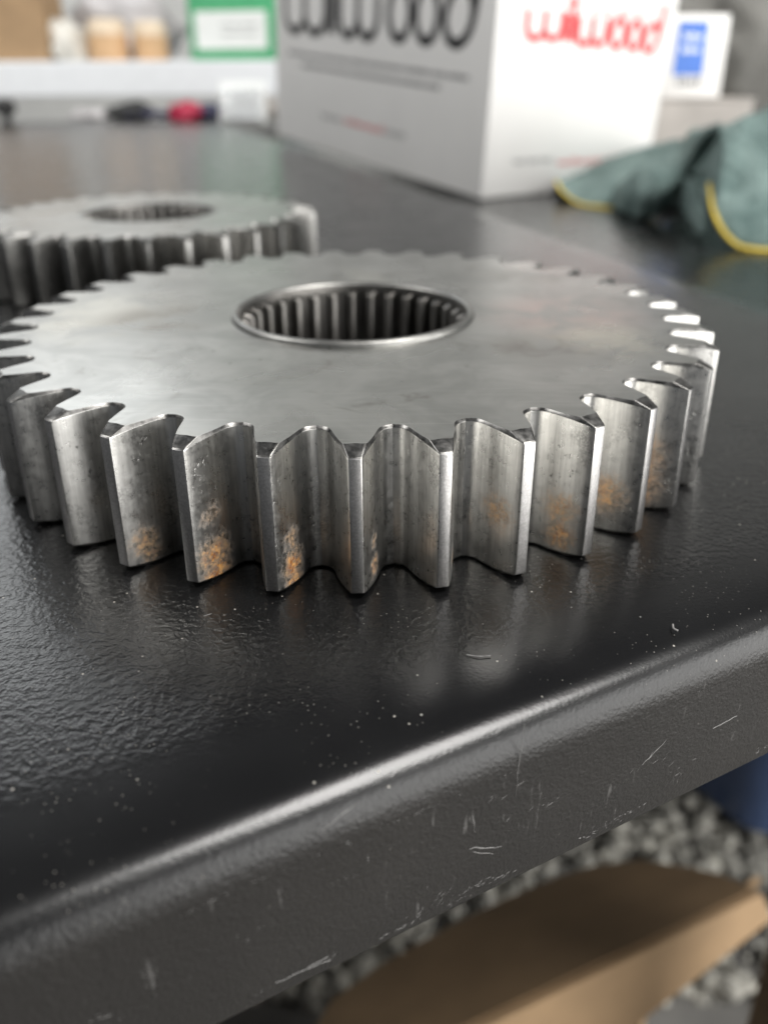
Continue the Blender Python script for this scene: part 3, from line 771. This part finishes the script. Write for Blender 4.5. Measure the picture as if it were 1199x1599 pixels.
# small things on the bench in the shadow below the shelf
p = onz(66, 186, 0); t = thing('rubber_knob', 'small dark round knob under the left part of the shelf', 'knob', (p.x, 1440, 0))
link('knob_head', lathe_me([(9, 12), (15, 15), (17, 24), (14, 33), (6, 36)], 24), M['rubber'], t); link('knob_stem', lathe_me([(8, 0), (6, 3), (6, 11.8)], 16), M['rubber'], t)
p = ony(290, 165, 1500); tag(link('red_rag', crumple_me(26, 20, 16, 12, 0.4), M['red_plastic']), 'small crumpled red rag under the white shelf', 'rag').location = Vector((p.x, 1500, 0)) * MM
p = ony(235, 170, 1510); t = thing('hand_tool', 'dark hand tool lying under the white shelf beside the red rag', 'tool', (p.x, 1510, 0))
link('handle', tube_me(spline([(-40, 0, 7), (0, 3, 10), (35, 0, 8)], 6), 6.5, 12), M['navy_plastic'], t); link('shaft', tube_me([(35.2, 0, 8), (120, -6, 7)], 3.2, 10), M['rubber'], t)
for (u, y, rx, rz, m_, lab_, sd2) in ((205, 1530, 40, 15, 'rubber', 'black rubber glove lying in the dark under the shelf', 21), (330, 1520, 36, 14, 'navy_plastic', 'dark navy rag between red rag and blister pack', 23), (140, 1540, 34, 10, 'grey_bag', 'flat grey plastic scrap under the shelf beside the knob', 27), (410, 1530, 26, 22, 'beige_carton', 'brown crumpled paper beside the white carton under the shelf', 29)):
    p = ony(u, 165, y); tag(link('crumpled_' + ('glove' if 'glove' in lab_ else 'rag' if 'rag' in lab_ else 'plastic' if 'plastic' in lab_ else 'paper'), crumple_me(rx, 24, rz, sd2, 0.4), M[m_]), lab_, 'clutter').location = Vector((p.x, y, 0)) * MM
p = ony(375, 140, 1480); t = thing('clear_blister_pack', 'clear plastic blister pack leaning under the right end of the shelf', 'packaging', (p.x, 1480, 0), (math.radians(-20), 0, 0))
link('tray', box_me(-34, 34, -2, 8, 0, 52, bev=6, seg=3, smooth=True), M['clear'], t); link('backing_card', box_me(-38, 38, 8.2, 9.2, 0, 66), M['label_white'], t)

# ------------------------------------------------------------------ below the bench: cardboard box, gravel, blue tote
KZ = -330.0
kA = onz(1182, 1390, KZ); kB = onz(745, 1597, KZ)
kd = (kB - kA).normalized(); kl = 420.0
kn = Vector((kd.y, -kd.x, 0)); kn = kn if kn.y < 0 else -kn         # towards the camera
kb = thing('open_cardboard_box', 'open brown cardboard box with raised flaps standing below the bench', 'box', (kA.x, kA.y, FLOOR_Z))
KO = Vector((kA.x, kA.y, FLOOR_Z))
def slab(name, quad, th, mat, parent=kb, curve=None):
    q = [Vector(p) - KO for p in quad]; nrm = (q[1] - q[0]).cross(q[3] - q[0]).normalized() * th
    NX, NY = 10, 6; vs, fs = [], []
    for s in (0, 1):
        for i in range(NX + 1):
            for j in range(NY + 1):
                x, y = i / NX, j / NY
                p = (q[0] * (1 - x) + q[1] * x) * (1 - y) + (q[3] * (1 - x) + q[2] * x) * y
                if curve: p = p + curve(x, y)
                vs.append(p + nrm * s)
    S_ = (NX + 1) * (NY + 1); ix = lambda i, j, s: s * S_ + i * (NY + 1) + j
    for i in range(NX):
        for j in range(NY):
            fs.append((ix(i, j, 0), ix(i, j + 1, 0), ix(i + 1, j + 1, 0), ix(i + 1, j, 0)))
            fs.append((ix(i, j, 1), ix(i + 1, j, 1), ix(i + 1, j + 1, 1), ix(i, j + 1, 1)))
    for i in range(NX):
        fs.append((ix(i, 0, 0), ix(i + 1, 0, 0), ix(i + 1, 0, 1), ix(i, 0, 1))); fs.append((ix(i, NY, 1), ix(i + 1, NY, 1), ix(i + 1, NY, 0), ix(i, NY, 0)))
    for j in range(NY):
        fs.append((ix(0, j, 1), ix(0, j + 1, 1), ix(0, j + 1, 0), ix(0, j, 0))); fs.append((ix(NX, j, 0), ix(NX, j + 1, 0), ix(NX, j + 1, 1), ix(NX, j, 1)))
    link(name, mesh(vs, fs), mat, parent)
up_ = Vector((0, 0, 1)); kw = 100.0
near0, near1 = kA, kA + kd * kl
far0, far1 = kA - kn * kw, near1 - kn * kw
dn = Vector((0, 0, FLOOR_Z + 1 - KZ)); lo_ = Vector((0, 0, -170))
rec = -kn * 50
wa, wb_ = onz(1230, 1415, KZ - 30) - kn * 22, onz(780, 1745, KZ - 90) - kn * 22
slab('wall', [wa, wb_, Vector((wb_.x, wb_.y, FLOOR_Z + 1)) - kn * 110, Vector((wa.x, wa.y, FLOOR_Z + 1)) - kn * 110], 3.5, M['kraft'])
slab('wall', [far0 + lo_, far1 + lo_, far1 + dn, far0 + dn], 3.5, M['kraft'])
slab('wall', [near0 + rec - kn * 4 + lo_, far0 + kn * 4 + lo_, far0 + kn * 4 + dn, near0 + rec - kn * 4 + dn], 3.5, M['kraft'])
slab('wall', [near1 + rec - kn * 4 + lo_, far1 + kn * 4 + lo_, far1 + kn * 4 + dn, near1 + rec - kn * 4 + dn], 3.5, M['kraft'])
# flap along the near rim, bent down towards the light
slab('flap', [kA, onz(600, 1668, KZ), onz(800, 1740, KZ - 80), onz(1199, 1428, KZ - 22)], 3.0, M['kraft'])
# closed lid panel sagging away behind it, its far edge bowed
OUT = [(1178, 1387), (745, 1592), (600, 1660), (470, 1640), (520, 1560), (600, 1503), (700, 1447), (790, 1402), (860, 1373), (930, 1351), (1000, 1343), (1080, 1354), (1130, 1368)]
vs = []
for th_ in (0, -3.0):
    for i, (u, v) in enumerate(OUT):
        q = onz(u, v, KZ + 1.2)
        dist = max(0.0, -(q - kA).dot(kn)); q = onz(u, v, KZ + 1.2 - dist * 1.1)
        vs.append(q - KO + Vector((0, 0, th_)))
k = len(OUT); fs = [tuple(range(k - 1, -1, -1)), tuple(range(k, 2 * k))] + [(i, (i + 1) % k, (i + 1) % k + k, i + k) for i in range(k)]
bm = bmesh.new(); me = mesh(vs, fs); bm.from_mesh(me); bmesh.ops.recalc_face_normals(bm, faces=bm.faces); bm.to_mesh(me); bm.free()
link('lid_panel', me, M['kraft'], kb)

# gravel heap on the floor under the bench
def gravel():
    rnd = random.Random(3); vs, fs = [], []
    tmpl = bmesh.new(); bmesh.ops.create_icosphere(tmpl, subdivisions=1, radius=1); tv = [v.co.copy() for v in tmpl.verts]; tf = [tuple(v.index for v in f.verts) for f in tmpl.faces]; tmpl.free()
    for k in range(14000):
        x = rnd.uniform(-260, 900); y = rnd.uniform(480, 1500); s = 3.0 + 12.0 * rnd.random() ** 2.2
        sc_ = Vector((s * rnd.uniform(.7, 1.2), s * rnd.uniform(.7, 1.2), s * rnd.uniform(.5, .9))); R3 = Matrix.Rotation(rnd.uniform(0, 6.3), 3, 'Z')
        z = FLOOR_Z + rnd.uniform(0, 14); b = len(vs); sd_ = rnd.uniform(0, 50)
        for v in tv:
            q = R3 @ Vector((v.x * sc_.x, v.y * sc_.y, v.z * sc_.z)) * (1 + 0.3 * noise.noise(v * 1.7 + Vector((sd_, 0, 0))))
            vs.append((x + q.x, y + q.y, z + q.z))
        fs += [tuple(i + b for i in f) for f in tf]
    o = link('gravel', mesh(vs, fs), M['gravel']); o['kind'] = 'stuff'; o['label'] = 'grey and beige gravel lying under the bench'; o['category'] = 'gravel'
gravel()
# blue tote
tp_ = onz(1150, 1335, FLOOR_Z)
tt = thing('plastic_tote', 'dark blue plastic tote standing on the gravel at right', 'tote', (tp_.x + 20, tp_.y - 10, FLOOR_Z + 16), (0, 0, math.radians(28)))
def tote_ring(r, x1, y1, rad, z, seg=8):
    out = []
    for cx_, cy_, a0_ in ((x1 - rad, y1 - rad, 0), (rad, y1 - rad, 90), (rad, rad, 180), (x1 - rad, rad, 270)):
        for k in range(seg + 1):
            a = math.radians(a0_ + 90 * k / seg); out.append((cx_ + (rad + r) * math.cos(a), cy_ + (rad + r) * math.sin(a), z))
    return out
rings = [tote_ring(-10, 420, 300, 45, 0), tote_ring(0, 420, 300, 45, 8), tote_ring(8, 420, 300, 45, 250)]
vs = [v for r in rings for v in r]; n = len(rings[0])
fs = [(i * n + k, i * n + (k + 1) % n, (i + 1) * n + (k + 1) % n, (i + 1) * n + k) for i in range(2) for k in range(n)] + [tuple(range(n - 1, -1, -1))]
link('tote_body', mesh(vs, fs, None, True, 40), M['tote'], tt)
rings = [tote_ring(8.2, 420, 300, 45, 250.2), tote_ring(20, 420, 300, 45, 250.2), tote_ring(21, 420, 300, 45, 268), tote_ring(10, 420, 300, 45, 278)]
vs = [v for r in rings for v in r]
fs = [(i * n + k, i * n + (k + 1) % n, (i + 1) * n + (k + 1) % n, (i + 1) * n + k) for i in range(3) for k in range(n)] + [tuple(3 * n + k for k in range(n))]
link('lid', mesh(vs, fs, None, True, 40), M['tote'], tt)
